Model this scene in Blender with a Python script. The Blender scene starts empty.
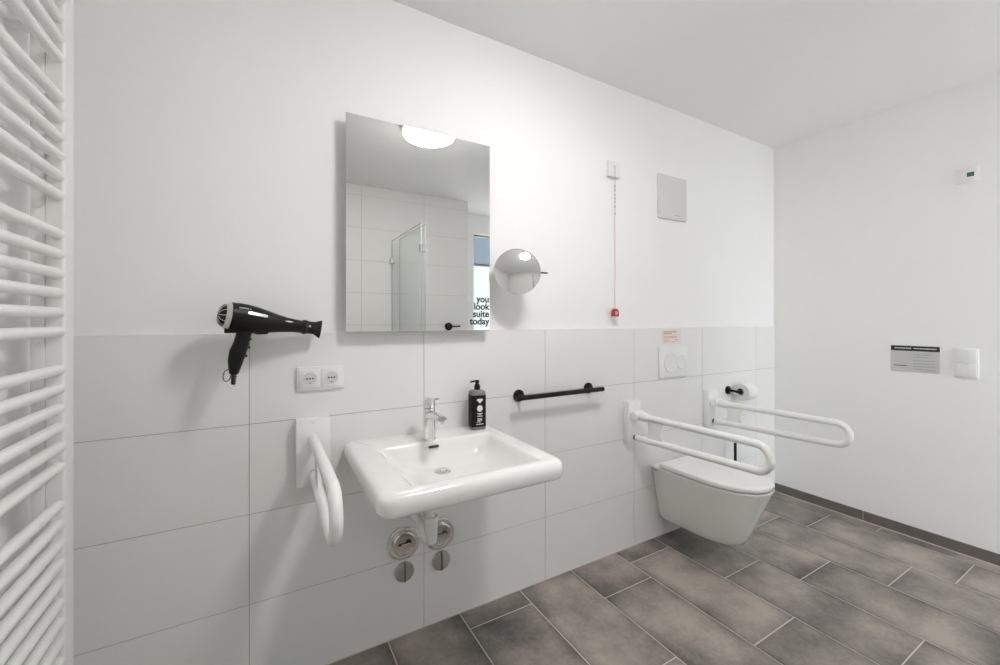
import bpy, bmesh, math, random
from mathutils import Vector, Matrix
random.seed(7)
PI = math.pi
sc = bpy.context.scene
C = sc.collection

# ------------------------------------------------------------------ materials
def s2l(c):
    return tuple(((x/255)/12.92 if x/255 <= .04045 else ((x/255+.055)/1.055)**2.4) for x in c)

def mat(name, col, rough=.5, metal=0., spec=.5, coat=0., noise=0., nscale=8., bump=0., bscale=200.):
    m = bpy.data.materials.new(name); m.use_nodes = True
    nt = m.node_tree; b = nt.nodes['Principled BSDF']
    b.inputs['Base Color'].default_value = (*col, 1)
    b.inputs['Roughness'].default_value = rough
    b.inputs['Metallic'].default_value = metal
    b.inputs['Specular IOR Level'].default_value = spec
    b.inputs['Coat Weight'].default_value = coat
    b.inputs['Coat Roughness'].default_value = .05
    tc = nt.nodes.new('ShaderNodeTexCoord')
    if noise:
        n = nt.nodes.new('ShaderNodeTexNoise'); n.inputs['Scale'].default_value = nscale; n.inputs['Detail'].default_value = 5
        nt.links.new(tc.outputs['Object'], n.inputs['Vector'])
        r = nt.nodes.new('ShaderNodeMapRange'); r.inputs['To Min'].default_value = 1-noise; r.inputs['To Max'].default_value = 1+noise
        nt.links.new(n.outputs['Fac'], r.inputs['Value'])
        v = nt.nodes.new('ShaderNodeVectorMath'); v.operation = 'SCALE'; v.inputs[0].default_value = col
        nt.links.new(r.outputs['Result'], v.inputs['Scale']); nt.links.new(v.outputs['Vector'], b.inputs['Base Color'])
    if bump:
        n2 = nt.nodes.new('ShaderNodeTexNoise'); n2.inputs['Scale'].default_value = bscale; n2.inputs['Detail'].default_value = 3
        nt.links.new(tc.outputs['Object'], n2.inputs['Vector'])
        bp = nt.nodes.new('ShaderNodeBump'); bp.inputs['Strength'].default_value = bump; bp.inputs['Distance'].default_value = .002
        nt.links.new(n2.outputs['Fac'], bp.inputs['Height']); nt.links.new(bp.outputs['Normal'], b.inputs['Normal'])
    return m

def emat(name, col, strength):
    m = bpy.data.materials.new(name); m.use_nodes = True
    b = m.node_tree.nodes['Principled BSDF']
    b.inputs['Base Color'].default_value = (.8, .8, .8, 1)
    b.inputs['Emission Color'].default_value = (*col, 1); b.inputs['Emission Strength'].default_value = strength
    return m

M = {}
M['paint'] = mat('white_wall_paint', (.86, .858, .852), .75, spec=.25, noise=.012, nscale=2.5, bump=.12, bscale=260)
M['ceil'] = mat('ceiling_paint', (.87, .869, .866), .85, spec=.2, noise=.01, nscale=2, bump=.1, bscale=240)
M['tile'] = mat('light_grey_wall_tile', (.785, .782, .772), .48, spec=.28, noise=.015, nscale=3, bump=.03, bscale=90)
M['grout'] = mat('wall_grout', (.46, .455, .44), .9, spec=.1, noise=.04, nscale=30)
M['edge'] = mat('white_edge_trim', (.82, .82, .81), .4, noise=.01)
M['ceramic'] = mat('white_ceramic', (.83, .83, .815), .10, spec=.5, coat=.5, noise=.004, nscale=2)
M['wc'] = mat('toilet_ceramic', (.82, .815, .79), .14, spec=.5, coat=.4, noise=.004, nscale=2)
M['lid'] = mat('lid_plastic', (.82, .815, .80), .28, spec=.5, noise=.006, nscale=2)
M['enamel'] = mat('white_enamel', (.84, .84, .83), .28, spec=.5, coat=.15, noise=.006, nscale=3)
M['radpaint'] = mat('radiator_enamel', (.80, .80, .785), .32, spec=.45, noise=.008, nscale=4)
M['plastic'] = mat('white_plastic', (.80, .80, .79), .35, noise=.006, nscale=5)
M['plastic2'] = mat('grey_white_plastic', (.66, .66, .645), .45, noise=.01, nscale=5)
M['cover'] = mat('vent_cover_paint', (.66, .66, .65), .5, noise=.01, nscale=5)
M['pipe'] = mat('white_pipe_plastic', (.78, .775, .76), .35, noise=.01, nscale=9)
M['chrome'] = mat('polished_chrome', (.80, .80, .79), .10, metal=1, noise=.03, nscale=20)
M['steel'] = mat('brushed_steel', (.60, .58, .55), .22, metal=1, noise=.12, nscale=25)
M['darkmetal'] = mat('dark_slot_metal', (.05, .045, .04), .4, metal=.6, noise=.1, nscale=30)
M['silver'] = mat('silver_plastic', (.62, .62, .60), .30, metal=.5, noise=.03, nscale=20)
M['black'] = mat('matt_black_metal', (.006, .006, .006), .38, spec=.28, noise=.1, nscale=30)
M['dryer'] = mat('black_dryer_plastic', (.006, .0055, .0055), .42, spec=.25, noise=.1, nscale=30)
M['rubber'] = mat('dark_rubber', (.03, .03, .03), .7, noise=.1, nscale=40)
M['bottle'] = mat('grey_bottle_plastic', (.18, .175, .165), .35, noise=.08, nscale=20)
M['label'] = mat('black_paper_label', (.010, .009, .0085), .6, spec=.2, noise=.05, nscale=20)
M['ink_white'] = mat('white_print', (.75, .75, .73), .6, noise=.02)
M['ink_black'] = mat('black_print', (.012, .014, .018), .5, noise=.02)
M['ink_grey'] = mat('grey_print', (.30, .30, .30), .6, noise=.02)
M['ink_red'] = mat('red_print', (.62, .20, .16), .6, noise=.02)
M['sticker'] = mat('pale_pink_sticker', (.76, .70, .685), .4, noise=.03, nscale=20)
M['red'] = mat('red_plastic', (.42, .028, .05), .35, noise=.04, nscale=20)
M['cord'] = mat('pale_red_cord', (.62, .38, .36), .8, noise=.08, nscale=60)
M['paper'] = mat('toilet_paper', (.80, .795, .78), .95, spec=.05, noise=.02, nscale=40, bump=.4, bscale=120)
M['card'] = mat('cardboard_core', (.40, .33, .25), .9, noise=.05, nscale=30)
M['signgrey'] = mat('grey_notice_plate', (.56, .56, .55), .5, noise=.015, nscale=15)
M['green'] = mat('green_indicator', (.05, .26, .13), .4)
M['greend'] = mat('dark_green_lens', (.01, .09, .04), .3, noise=.03)
M['skirt'] = mat('brown_grey_skirting_tile', (.15, .133, .12), .55, noise=.30, nscale=9)
M['joint'] = mat('beige_floor_grout', (.66, .60, .54), .9, spec=.1, noise=.06, nscale=40)
M['lamp'] = emat('opal_lamp_diffuser', (1., .976, .960), 53.)
M['frost'] = emat('frosted_window_film', (.80, .88, .98), .56)
M['darkpane'] = mat('dark_window_pane', (.045, .055, .066), .6, spec=.1, noise=.05)
M['facade'] = mat('grey_render_facade', (.070, .080, .092), .8, spec=.1, noise=.05)
M['winframe'] = mat('grey_window_frame', (.25, .27, .29), .4, noise=.02)

def mirror_mat():
    m = bpy.data.materials.new('mirror_glass'); m.use_nodes = True
    b = m.node_tree.nodes['Principled BSDF']
    b.inputs['Base Color'].default_value = (.80, .81, .80, 1); b.inputs['Metallic'].default_value = 1; b.inputs['Roughness'].default_value = .0
    return m
M['mirror'] = mirror_mat()

def thin_glass():
    m = bpy.data.materials.new('clear_pane_glass'); m.use_nodes = True; nt = m.node_tree; nt.nodes.clear()
    o = nt.nodes.new('ShaderNodeOutputMaterial'); t = nt.nodes.new('ShaderNodeBsdfTransparent'); g = nt.nodes.new('ShaderNodeBsdfGlossy')
    t.inputs['Color'].default_value = (.985, .995, .99, 1); g.inputs['Roughness'].default_value = .0
    lw = nt.nodes.new('ShaderNodeLayerWeight'); pw = nt.nodes.new('ShaderNodeMath'); pw.operation = 'POWER'; pw.inputs[1].default_value = 4
    nt.links.new(lw.outputs['Facing'], pw.inputs[0]); f = nt.nodes.new('ShaderNodeMath'); f.operation = 'MULTIPLY_ADD'; f.inputs[1].default_value = .35; f.inputs[2].default_value = .035; nt.links.new(pw.outputs[0], f.inputs[0])
    x = nt.nodes.new('ShaderNodeMixShader')
    nt.links.new(f.outputs[0], x.inputs[0]); nt.links.new(t.outputs[0], x.inputs[1]); nt.links.new(g.outputs[0], x.inputs[2]); nt.links.new(x.outputs[0], o.inputs[0])
    return m
M['glass'] = thin_glass()

def glass_edge():
    m = mat('glass_edge', (.44, .48, .47), .2); return m
M['gedge'] = glass_edge()

def floor_mat():
    m = bpy.data.materials.new('brown_grey_floor_tile'); m.use_nodes = True; nt = m.node_tree
    b = nt.nodes['Principled BSDF']; L = nt.links.new
    tc = nt.nodes.new('ShaderNodeTexCoord')
    at = nt.nodes.new('ShaderNodeAttribute'); at.attribute_name = 'tile'; at.attribute_type = 'GEOMETRY'
    sep = nt.nodes.new('ShaderNodeSeparateColor'); L(at.outputs['Color'], sep.inputs[0])
    # each tile takes another piece of the cloudy print
    sc3 = nt.nodes.new('ShaderNodeVectorMath'); sc3.operation = 'SCALE'; sc3.inputs['Scale'].default_value = 37.; L(at.outputs['Color'], sc3.inputs[0])
    ad = nt.nodes.new('ShaderNodeVectorMath'); ad.operation = 'ADD'; L(tc.outputs['Object'], ad.inputs[0]); L(sc3.outputs[0], ad.inputs[1])
    n1 = nt.nodes.new('ShaderNodeTexNoise'); n1.inputs['Scale'].default_value = 3.6; n1.inputs['Detail'].default_value = 6; n1.inputs['Roughness'].default_value = .55; L(ad.outputs[0], n1.inputs['Vector'])
    n2 = nt.nodes.new('ShaderNodeTexNoise'); n2.inputs['Scale'].default_value = 60; n2.inputs['Detail'].default_value = 4; L(ad.outputs[0], n2.inputs['Vector'])
    # printed dark cloud that gathers near the tile's edges
    uv = nt.nodes.new('ShaderNodeSeparateXYZ'); L(tc.outputs['UV'], uv.inputs[0])
    def edge(out):
        a = nt.nodes.new('ShaderNodeMath'); a.operation = 'SUBTRACT'; a.inputs[1].default_value = .5; L(out, a.inputs[0])
        c = nt.nodes.new('ShaderNodeMath'); c.operation = 'ABSOLUTE'; L(a.outputs[0], c.inputs[0])
        d = nt.nodes.new('ShaderNodeMath'); d.operation = 'MULTIPLY'; d.inputs[1].default_value = 2; L(c.outputs[0], d.inputs[0])
        e = nt.nodes.new('ShaderNodeMath'); e.operation = 'POWER'; e.inputs[1].default_value = 5; L(d.outputs[0], e.inputs[0]); return e
    ex, ey = edge(uv.outputs[0]), edge(uv.outputs[1])
    mx = nt.nodes.new('ShaderNodeMath'); mx.operation = 'MAXIMUM'; L(ex.outputs[0], mx.inputs[0]); L(ey.outputs[0], mx.inputs[1])
    # value = noise*1.6 - .3 - edge*.35 + rnd*.25
    a1 = nt.nodes.new('ShaderNodeMath'); a1.operation = 'MULTIPLY_ADD'; a1.inputs[1].default_value = 2.1; a1.inputs[2].default_value = -.62; L(n1.outputs['Fac'], a1.inputs[0])
    a2 = nt.nodes.new('ShaderNodeMath'); a2.operation = 'MULTIPLY_ADD'; a2.inputs[1].default_value = -.34; L(mx.outputs[0], a2.inputs[0]); L(a1.outputs[0], a2.inputs[2])
    a3 = nt.nodes.new('ShaderNodeMath'); a3.operation = 'MULTIPLY_ADD'; a3.inputs[1].default_value = .16; L(sep.outputs[0], a3.inputs[0]); L(a2.outputs[0], a3.inputs[2])
    a4 = nt.nodes.new('ShaderNodeMath'); a4.operation = 'MULTIPLY_ADD'; a4.inputs[1].default_value = .42; L(n2.outputs['Fac'], a4.inputs[0]); L(a3.outputs[0], a4.inputs[2])
    cr = nt.nodes.new('ShaderNodeValToRGB'); e = cr.color_ramp.elements
    e[0].position = .12; e[0].color = (.088, .078, .073, 1); e[1].position = .95; e[1].color = (.385, .338, .295, 1)
    q = cr.color_ramp.elements.new(.5); q.color = (.212, .188, .170, 1)
    L(a4.outputs[0], cr.inputs[0]); L(cr.outputs[0], b.inputs['Base Color'])
    b.inputs['Roughness'].default_value = .42; b.inputs['Specular IOR Level'].default_value = .45
    bp = nt.nodes.new('ShaderNodeBump'); bp.inputs['Strength'].default_value = .15; bp.inputs['Distance'].default_value = .002; L(n2.outputs['Fac'], bp.inputs['Height']); L(bp.outputs[0], b.inputs['Normal'])
    return m
M['floor'] = floor_mat()

# ------------------------------------------------------------------ mesh helpers
def new(): return bmesh.new()

def add_box(bm, x0, x1, y0, y1, z0, z1, bev=0., seg=2, rot=None, org=None):
    b = bmesh.new(); bmesh.ops.create_cube(b, size=1)
    for v in b.verts:
        v.co = Vector(((x0+x1)/2+v.co.x*(x1-x0), (y0+y1)/2+v.co.y*(y1-y0), (z0+z1)/2+v.co.z*(z1-z0)))
    if bev: bmesh.ops.bevel(b, geom=b.edges[:], offset=bev, segments=seg, affect='EDGES', profile=.5)
    if rot is not None:
        bmesh.ops.transform(b, matrix=Matrix.Translation(org) @ rot.to_4x4() @ Matrix.Translation(-Vector(org)), verts=b.verts)
    merge(bm, b); return bm

def merge(bm, b):
    me = bpy.data.meshes.new('t'); b.to_mesh(me); b.free(); bm.from_mesh(me); bpy.data.meshes.remove(me)

def loft(bm, rings, cap0=True, cap1=True, closed=True):
    vs = [[bm.verts.new(p) for p in r] for r in rings]
    n = len(rings[0])
    for i in range(len(vs)-1):
        for j in range(n if closed else n-1):
            k = (j+1) % n
            bm.faces.new((vs[i][j], vs[i][k], vs[i+1][k], vs[i+1][j]))
    if cap0: bm.faces.new(vs[0][::-1])
    if cap1: bm.faces.new(vs[-1])
    return bm

def frame_for(d):
    d = Vector(d).normalized(); u = Vector((0, 0, 1)) if abs(d.z) < .9 else Vector((1, 0, 0))
    a = d.cross(u).normalized(); return a, d.cross(a).normalized(), d

def add_tube(bm, pts, r, seg=20, cap=True, round_end=0.):
    pts = [Vector(p) for p in pts]
    rs = r if isinstance(r, (list, tuple)) else [r]*len(pts)
    if round_end:
        R = round_end; a, b_ = (pts[1]-pts[0]).normalized(), (pts[-1]-pts[-2]).normalized()
        p0, p1 = pts[0], pts[-1]; r0, r1 = rs[0], rs[-1]
        pre = []; post = []
        for t in (0., .3, .6, .85):
            an = t*PI/2
            pre.append((p0 - a*0 + a*R*(1-math.sin(an)) * 0 + a*R*(1-math.sin(an)), 0))
        # simple chamfered ends
        pts = [p0, p0+a*R*.3, p0+a*R] + pts[1:-1] + [p1-b_*R, p1-b_*R*.3, p1]
        rs = [r0-R*.75, r0-R*.2, r0] + list(rs[1:-1]) + [r1, r1-R*.2, r1-R*.75]
    n = len(pts); rings = []
    a, b_, d = frame_for(pts[1]-pts[0])
    for i, p in enumerate(pts):
        t = (pts[min(i+1, n-1)]-pts[max(i-1, 0)]).normalized()
        a = (a - t*a.dot(t)).normalized(); b_ = t.cross(a)
        rings.append([p+(a*math.cos(q*2*PI/seg)+b_*math.sin(q*2*PI/seg))*rs[i] for q in range(seg)])
    return loft(bm, rings, cap, cap)

def add_lathe(bm, org, axis, prof, seg=40, cap0=True, cap1=True):
    """prof: list of (distance along axis, radius)"""
    a, b_, d = frame_for(axis); o = Vector(org)
    rings = [[o+d*h+(a*math.cos(q*2*PI/seg)+b_*math.sin(q*2*PI/seg))*max(r, 1e-4) for q in range(seg)] for h, r in prof]
    return loft(bm, rings, cap0, cap1)

def rrect(x0, x1, y0, y1, r_, z, n=10, rb=None):
    out = []
    rb = r_ if rb is None else rb
    for cx, cy, a0, r in ((x1-rb, y1-rb, 0, rb), (x0+rb, y1-rb, 90, rb), (x0+r_, y0+r_, 180, r_), (x1-r_, y0+r_, 270, r_)):
        for k in range(n+1):
            a = math.radians(a0+90*k/n); out.append((cx+r*math.cos(a), cy+r*math.sin(a), z))
    return out

def add_prism(bm, pts, off, bev=0.):
    """extrude a planar outline (3D points) by vector off"""
    b = bmesh.new(); off = Vector(off)
    loft(b, [[Vector(p) for p in pts], [Vector(p)+off for p in pts]])
    bmesh.ops.recalc_face_normals(b, faces=b.faces)
    if bev:
        es = [e for e in b.edges if any(len(f.verts) > 4 for f in e.link_faces)] if len(pts) > 4 else b.edges[:]
        bmesh.ops.bevel(b, geom=es, offset=bev, segments=2, affect='EDGES')
    merge(bm, b); return bm

def obj(name, bm, m, parent=None, smooth=40., kind=None, label=None):
    bmesh.ops.recalc_face_normals(bm, faces=bm.faces)
    if parent is not None:
        off = Vector((0, 0, 0)); p = parent
        while p is not None: off += p.location; p = p.parent
        bmesh.ops.translate(bm, verts=bm.verts, vec=-off)
    me = bpy.data.meshes.new(name); bm.to_mesh(me); bm.free()
    ms = m if isinstance(m, (list, tuple)) else [m]
    for q in ms: me.materials.append(M[q] if isinstance(q, str) else q)
    if smooth:
        for f in me.polygons: f.use_smooth = True
        me.set_sharp_from_angle(angle=math.radians(smooth))
    o = bpy.data.objects.new(name, me); C.objects.link(o)
    if parent is not None: o.parent = parent
    if kind: o['kind'] = kind
    if label: o['label'] = label
    return o

def thing(name, label, cat, loc, group=None):
    o = bpy.data.objects.new(name, None); C.objects.link(o); o.location = loc
    o.empty_display_size = .05
    o['label'] = label; o['category'] = cat
    if group: o['group'] = group
    return o

def struct(name, bm, m, parent=None, smooth=None):
    return obj(name, bm, m, parent, smooth=smooth, kind='structure' if parent is None else None)

def text_bm(body, size, mtx, align='RIGHT', bold=.0, extrude=.0003, spacing=1.):
    cu = bpy.data.curves.new('txt', 'FONT'); cu.body = body; cu.size = size; cu.align_x = align; cu.offset = bold; cu.extrude = extrude; cu.space_line = spacing
    o = bpy.data.objects.new('txt', cu); C.objects.link(o)
    bpy.context.view_layer.update()
    dg = bpy.context.evaluated_depsgraph_get(); me = bpy.data.meshes.new_from_object(o.evaluated_get(dg))
    b = bmesh.new(); b.from_mesh(me); bmesh.ops.transform(b, matrix=mtx, verts=b.verts)
    bpy.data.objects.remove(o); bpy.data.curves.remove(cu); bpy.data.meshes.remove(me)
    return b

# ------------------------------------------------------------------ dimensions (metres; camera above the origin)
H = 1.247; D = 1.597; XR = 3.226; XL = -.53; ZC = 2.5; YF = -.81; YR = -1.24; XS = 1.86

# ------------------------------------------------------------------ the room
# floor: individual tiles with grout between them, long side towards the sink wall
fb = new(); uvl = fb.loops.layers.uv.new('UVMap'); cl = fb.loops.layers.float_color.new('tile')
add = []
def quad(x0, x1, y0, y1, z, uvr, rnd, mi):
    vs = [fb.verts.new((x, y, z)) for x, y in ((x0, y0), (x1, y0), (x1, y1), (x0, y1))]
    f = fb.faces.new(vs); f.material_index = mi
    for l, (u, v) in zip(f.loops, ((uvr[0], uvr[2]), (uvr[1], uvr[2]), (uvr[1], uvr[3]), (uvr[0], uvr[3]))):
        l[uvl].uv = (u, v); l[cl] = (*rnd, 1)
    return f
PX = .3025; g = .0022; TL = .615
cols = {0: .995, 1: 1.225, 2: 1.377, 3: .990, 4: 1.178, 5: 1.493, 6: 1.360, 7: .992, 8: 1.494, 9: 1.20, 10: 1.40}
x1 = XR; bounds = [XR, 3.137] + [3.137-PX*(i+1) for i in range(14)]
for i in range(len(bounds)-1):
    bx1, bx0 = bounds[i], bounds[i+1]
    if bx1 < XL-.02: break
    j0 = cols.get(i, 1.0 + .13*((i*5) % 4))
    ys = []; y = j0
    while y < D+.02: y += TL
    while y > YR-.7: ys.append(y); y -= TL
    for k in range(len(ys)-1):
        ty1, ty0 = ys[k], ys[k+1]
        cy1, cy0 = min(ty1, D+.02), max(ty0, YR-.05)
        if cy1-cy0 < .01: continue
        rnd = (random.random(), random.random(), random.random())
        a, b2 = max(bx0, XL-.02)+g*(bx0 > XL), bx1-g*(i > 0)
        c, d = cy0+g, cy1-g
        quad(a, b2, c, d, 0., ((a-bx0)/(bx1-bx0), (b2-bx0)/(bx1-bx0), (c-ty0)/TL, (d-ty0)/TL), rnd, 0)
quad(XL-.02, XR+.05, YR-.05, D+.03, -.0012, (0, 1, 0, 1), (.5, .5, .5), 1)
# slab below
for p in ((XL-.02, XR+.05, YR-.05, D+.03),):
    b = new(); add_box(b, p[0], p[1], p[2], p[3], -.08, -.0015); 
    me = bpy.data.meshes.new('t'); b.to_mesh(me); b.free(); n0 = len(fb.faces); fb.from_mesh(me); fb.faces.ensure_lookup_table()
    for f in fb.faces[n0:]: f.material_index = 1
floor = obj('floor', fb, ['floor', 'joint'], None, smooth=None, kind='structure')

# sink wall: painted wall with a tiled wainscot
b = new(); add_box(b, XL-.1, XR+.1, D+.008, D+.12, -.08, ZC+.05); wb = struct('wall_back', b, 'paint')
b = new(); gy = .0013
xs = [-.045+.605*k for k in range(-1, 7)]
for i in range(len(xs)-1):
    for k in range(4):
        x0, x1_ = max(xs[i], XL)+gy*(xs[i] > XL), min(xs[i+1], XR)-gy*(xs[i+1] < XR)
        if x1_ <= x0: continue
        add_box(b, x0, x1_, D, D+.0085, k*.3+(gy if k else .003), (k+1)*.3-(gy if k < 3 else 0), .0006, 1)
obj('wall_tiles', b, 'tile', wb, smooth=None)
b = new(); add_box(b, XL, XR, D+.0016, D+.0085, 0, 1.199); obj('tile_grout', b, 'grout', wb, smooth=None)
b = new(); add_box(b, XL, XR, D-.0005, D+.0085, 1.1995, 1.204, .0008, 1); obj('edge_trim', b, 'edge', wb, smooth=None)
b = new(); add_box(b, XL, XR, D-.003, D, .0002, .004, .001, 1); obj('sealant_joint', b, 'joint', wb, smooth=None)

b = new(); add_box(b, XL-.1, XL, YR-.15, D+.008, -.08, ZC+.05); struct('wall_left', b, 'paint')
b = new(); add_box(b, XR, XR+.1, YR-.15, D+.008, -.08, ZC+.05); struct('wall_right', b, 'paint')
b = new(); add_box(b, XL-.1, XR+.1, YR-.15, D+.008, ZC, ZC+.1); struct('ceiling', b, 'ceil')

# wall behind the camera (seen in the mirrors), tiled up to the ceiling
b = new(); add_box(b, XL, XS-.008, YR-.15, YF-.008, -.08, ZC); wf = struct('wall_front', b, 'paint')
b = new()
xs2 = [.775+.605*k for k in range(-3, 3)]
for i in range(len(xs2)-1):
    for k in range(9):
        x0, x1_ = max(xs2[i], XL)+gy, min(xs2[i+1], XS-.008)-gy
        if x1_ <= x0: continue
        add_box(b, x0, x1_, YF-.0085, YF, k*.3+gy, min((k+1)*.3-gy, ZC-.002), .0006, 1)
obj('wall_tiles', b, 'tile', wf, smooth=None)
b = new()
for k in range(9): add_box(b, XS-.008, XS, YR, YF-.001, k*.3+gy, min((k+1)*.3-gy, ZC-.002), .0006, 1)
obj('return_tiles', b, 'tile', wf, smooth=None)
b = new(); add_box(b, XL, XS-.0085, YF-.0082, YF-.0016, 0, ZC-.001); obj('tile_grout', b, 'grout', wf, smooth=None)
# recess with the window
WX0, WX1, WZ0, WZ1 = 2.14, 3.18, .10, 2.27; WM = 2.46
b = new()
add_box(b, XS-.01, WX0, YR-.15, YR, -.08, ZC); add_box(b, WX1, XR, YR-.15, YR, -.08, ZC)
add_box(b, WX0, WX1, YR-.15, YR, -.08, WZ0); add_box(b, WX0, WX1, YR-.15, YR, WZ1, ZC)
struct('wall_recess', b, 'paint')
b = new(); fy0, fy1 = YR-.10, YR-.05
for x0, x1_, z0, z1 in ((WX0, WX0+.02, WZ0, WZ1), (WX1-.05, WX1, WZ0, WZ1), (WM, WM+.05, WZ0, WZ1), (WX0+.02, WX1-.05, WZ0, WZ0+.06), (WX0+.02, WX1-.05, WZ1-.02, WZ1), (WX0+.02, WM, 1.90, 1.93)):
    add_box(b, x0, x1_, fy0, fy1, z0, z1, .003, 1)
w1 = obj('window_1', b, 'winframe', None, kind='structure')
b = new(); add_box(b, WX0+.018, WM+.002, YR-.078, YR-.072, WZ0+.058, 1.902); obj('frosted_pane', b, 'frost', w1, smooth=None)
b = new(); add_box(b, WX0+.018, WM+.002, YR-.078, YR-.072, 1.928, WZ1-.018); obj('clear_pane', b, 'glass', w1, smooth=None)
b = new(); add_box(b, WM+.048, WX1-.048, YR-.078, YR-.072, WZ0+.058, WZ1-.018); obj('clear_pane', b, 'glass', w1, smooth=None)  # wide clear sash, unseen in the view, added to let more daylight in
pl_ = bpy.data.lights.new('window_portal', 'AREA'); pl_.shape = 'RECTANGLE'; pl_.size = WX1-WM-.1; pl_.size_y = WZ1-WZ0-.08
po = bpy.data.objects.new('window_portal', pl_); C.objects.link(po); po.location = ((WM+WX1)/2, YR-.13, (WZ0+WZ1)/2); po.rotation_euler = (PI/2, 0, 0); pl_.cycles.is_portal = True
# house across the yard, seen through the upper pane in the mirror
b = new(); add_box(b, 3.6, 9, -9, -6.2, -.08, 5.2); nb = obj('building', b, 'facade', None, smooth=None)
nb['label'] = 'grey building outside the window, a sliver of it seen in the large mirror'; nb['category'] = 'building'
b = new(); add_box(b, 3.5, 9.1, -9.1, -6.0, 5.2, 5.35); obj('roof_edge', b, 'winframe', nb, smooth=None)
for k in range(3):
    b = new(); add_box(b, 4.2+k*1.5, 5.0+k*1.5, -6.22, -6.17, 2.6, 3.9); obj('window_pane', b, 'darkpane', nb, smooth=None)
b = new(); add_box(b, XL-3, XR+8, -12, YR-.16, -.16, -.085); g_ = obj('ground', b, 'joint', None, smooth=None, kind='structure')

# skirting tiles on the right wall
b = new(); y = D; js = [1.086+.6*k for k in (1, 0, -1, -2, -3, -4)]
ysk = [D] + [q for q in js if q < D] + [YR]
for i in range(len(ysk)-1):
    add_box(b, XR-.009, XR, ysk[i+1]+.001, ysk[i]-.001, .003, .062, .0008, 1)
bs = obj('baseboard_right', b, 'skirt', None, smooth=None, kind='structure')
b = new(); add_box(b, XR-.0075, XR-.0005, YR, D-.001, .0003, .0615); obj('skirting_grout', b, 'joint', bs, smooth=None)
b = new(); add_box(b, XR-.0115, XR-.0085, YR, D-.001, .0002, .0042); obj('skirting_sealant', b, 'joint', bs, smooth=None)

# ------------------------------------------------------------------ ceiling lamp (seen in the mirror)
LX, LY = .930, .568
t = thing('ceiling_lamp', 'round flat opal ceiling lamp, lit, mounted on the white ceiling', 'lamp', (LX, LY, ZC))
b = new(); add_lathe(b, (LX, LY, ZC), (0, 0, -1), [(0, .175), (.03, .175), (.034, .171), (.034, .05)], 64); obj('lamp_base', b, 'plastic', t)
b = new(); add_lathe(b, (LX, LY, ZC-.034), (0, 0, -1), [(0, .164), (.012, .167), (.026, .160), (.036, .140), (.041, .10), (.043, .04), (.043, .001)], 64); obj('lamp_diffuser', b, 'lamp', t)

# ------------------------------------------------------------------ wash basin
BX0, BX1, BY0 = .250, .857, 1.043
t = thing('washbasin', 'white ceramic washbasin mounted on the tiled wall, with a rectangular bowl', 'washbasin', (.553, D, .735))
def BR(x0, x1_, y0, y1, r, z): return rrect(x0, x1_, y0, y1, r, z, 12)
def bas(ins, z, r=.05, yb=D):   # outer ring inset, back stays at the wall
    return rrect(BX0+ins, BX1-ins, BY0+ins, yb, max(r-ins*.5, .012), z, 12, .010)
rings = [bas(.20, .672, .06, D-.001), bas(.12, .695, .07, D-.001), bas(.06, .715, .06, D-.001), bas(.028, .727), bas(.014, .731), bas(.005, .736), bas(.0, .746), bas(.0, .766),
         bas(.0015, .776), bas(.005, .7835), bas(.0105, .789), bas(.018, .792), bas(.027, .7935), bas(.031, .7937)]
# the rear corners are square against the wall
def fixback(ring):
    return ring
bw = lambda x0, x1_, y0, y1, r, z: BR(x0, x1_, y0, y1, r, z)
rings += [bw(.330, .796, 1.085, 1.476, .030, .7932), bw(.334, .792, 1.088, 1.472, .028, .7927), bw(.342, .785, 1.094, 1.466, .026, .7905), bw(.351, .780, 1.100, 1.462, .026, .785), bw(.364, .772, 1.110, 1.459, .03, .768),
          bw(.382, .757, 1.130, 1.452, .035, .745), bw(.404, .742, 1.150, 1.444, .04, .728), bw(.434, .72, 1.185, 1.432, .05, .716), bw(.475, .66, 1.26, 1.42, .06, .709), bw(.52, .60, 1.335, 1.405, .033, .706)]
b = new(); loft(b, rings)
basin = obj('basin_bowl', b, 'ceramic', t, smooth=50)
b = new(); DXc, DYc = .550, 1.372
add_lathe(b, (DXc, DYc, .7045), (0, 0, 1), [(0, .030), (.004, .030), (.0055, .028), (.0052, .021), (.003, .020)], 40)
dr = obj('drain_ring', b, 'chrome', t)
b = new(); add_lathe(b, (DXc, DYc, .706), (0, 0, 1), [(0, .018), (.004, .018), (.0065, .014), (.0075, .004)], 32); obj('drain_plug', b, 'chrome', dr)
b = new(); add_box(b, .529, .569, 1.4505, 1.4655, .7685, .7765, .003, 2); obj('overflow_slot', b, 'darkmetal', t)
# waste pipe
tp = thing('waste_trap', 'white plastic waste pipe and trap hanging under the washbasin', 'pipe', (.55, 1.485, .40))
px_, py_ = .547, 1.487
b = new(); add_tube(b, [(px_, py_, .672), (px_, py_, .49)], .0165, 24); obj('tail_pipe', b, 'pipe', tp)
b = new(); add_lathe(b, (px_, py_, .500), (0, 0, -1), [(0, .020), (.0, .028), (.012, .030), (.014, .0265), (.034, .0265), (.08, .0262), (.099, .023), (.106, .014)], 28); obj('trap_cup', b, 'pipe', tp)
b = new()
for k in range(10):
    a = k*2*PI/10; add_box(b, px_+.027*math.cos(a)-.003, px_+.027*math.cos(a)+.003, py_+.027*math.sin(a)-.003, py_+.027*math.sin(a)+.003, .489, .499, .001, 1)
obj('ribbed_nut', b, 'pipe', tp)
b = new(); add_tube(b, [(px_-.030, py_+.006, .432), (px_-.033, py_+.010, .458), (px_-.034, py_+.020, .474), (px_-.034, py_+.038, .480), (px_-.034, D, .480)], .0180, 24)
obj('outlet_pipe', b, 'pipe', tp)
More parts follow.
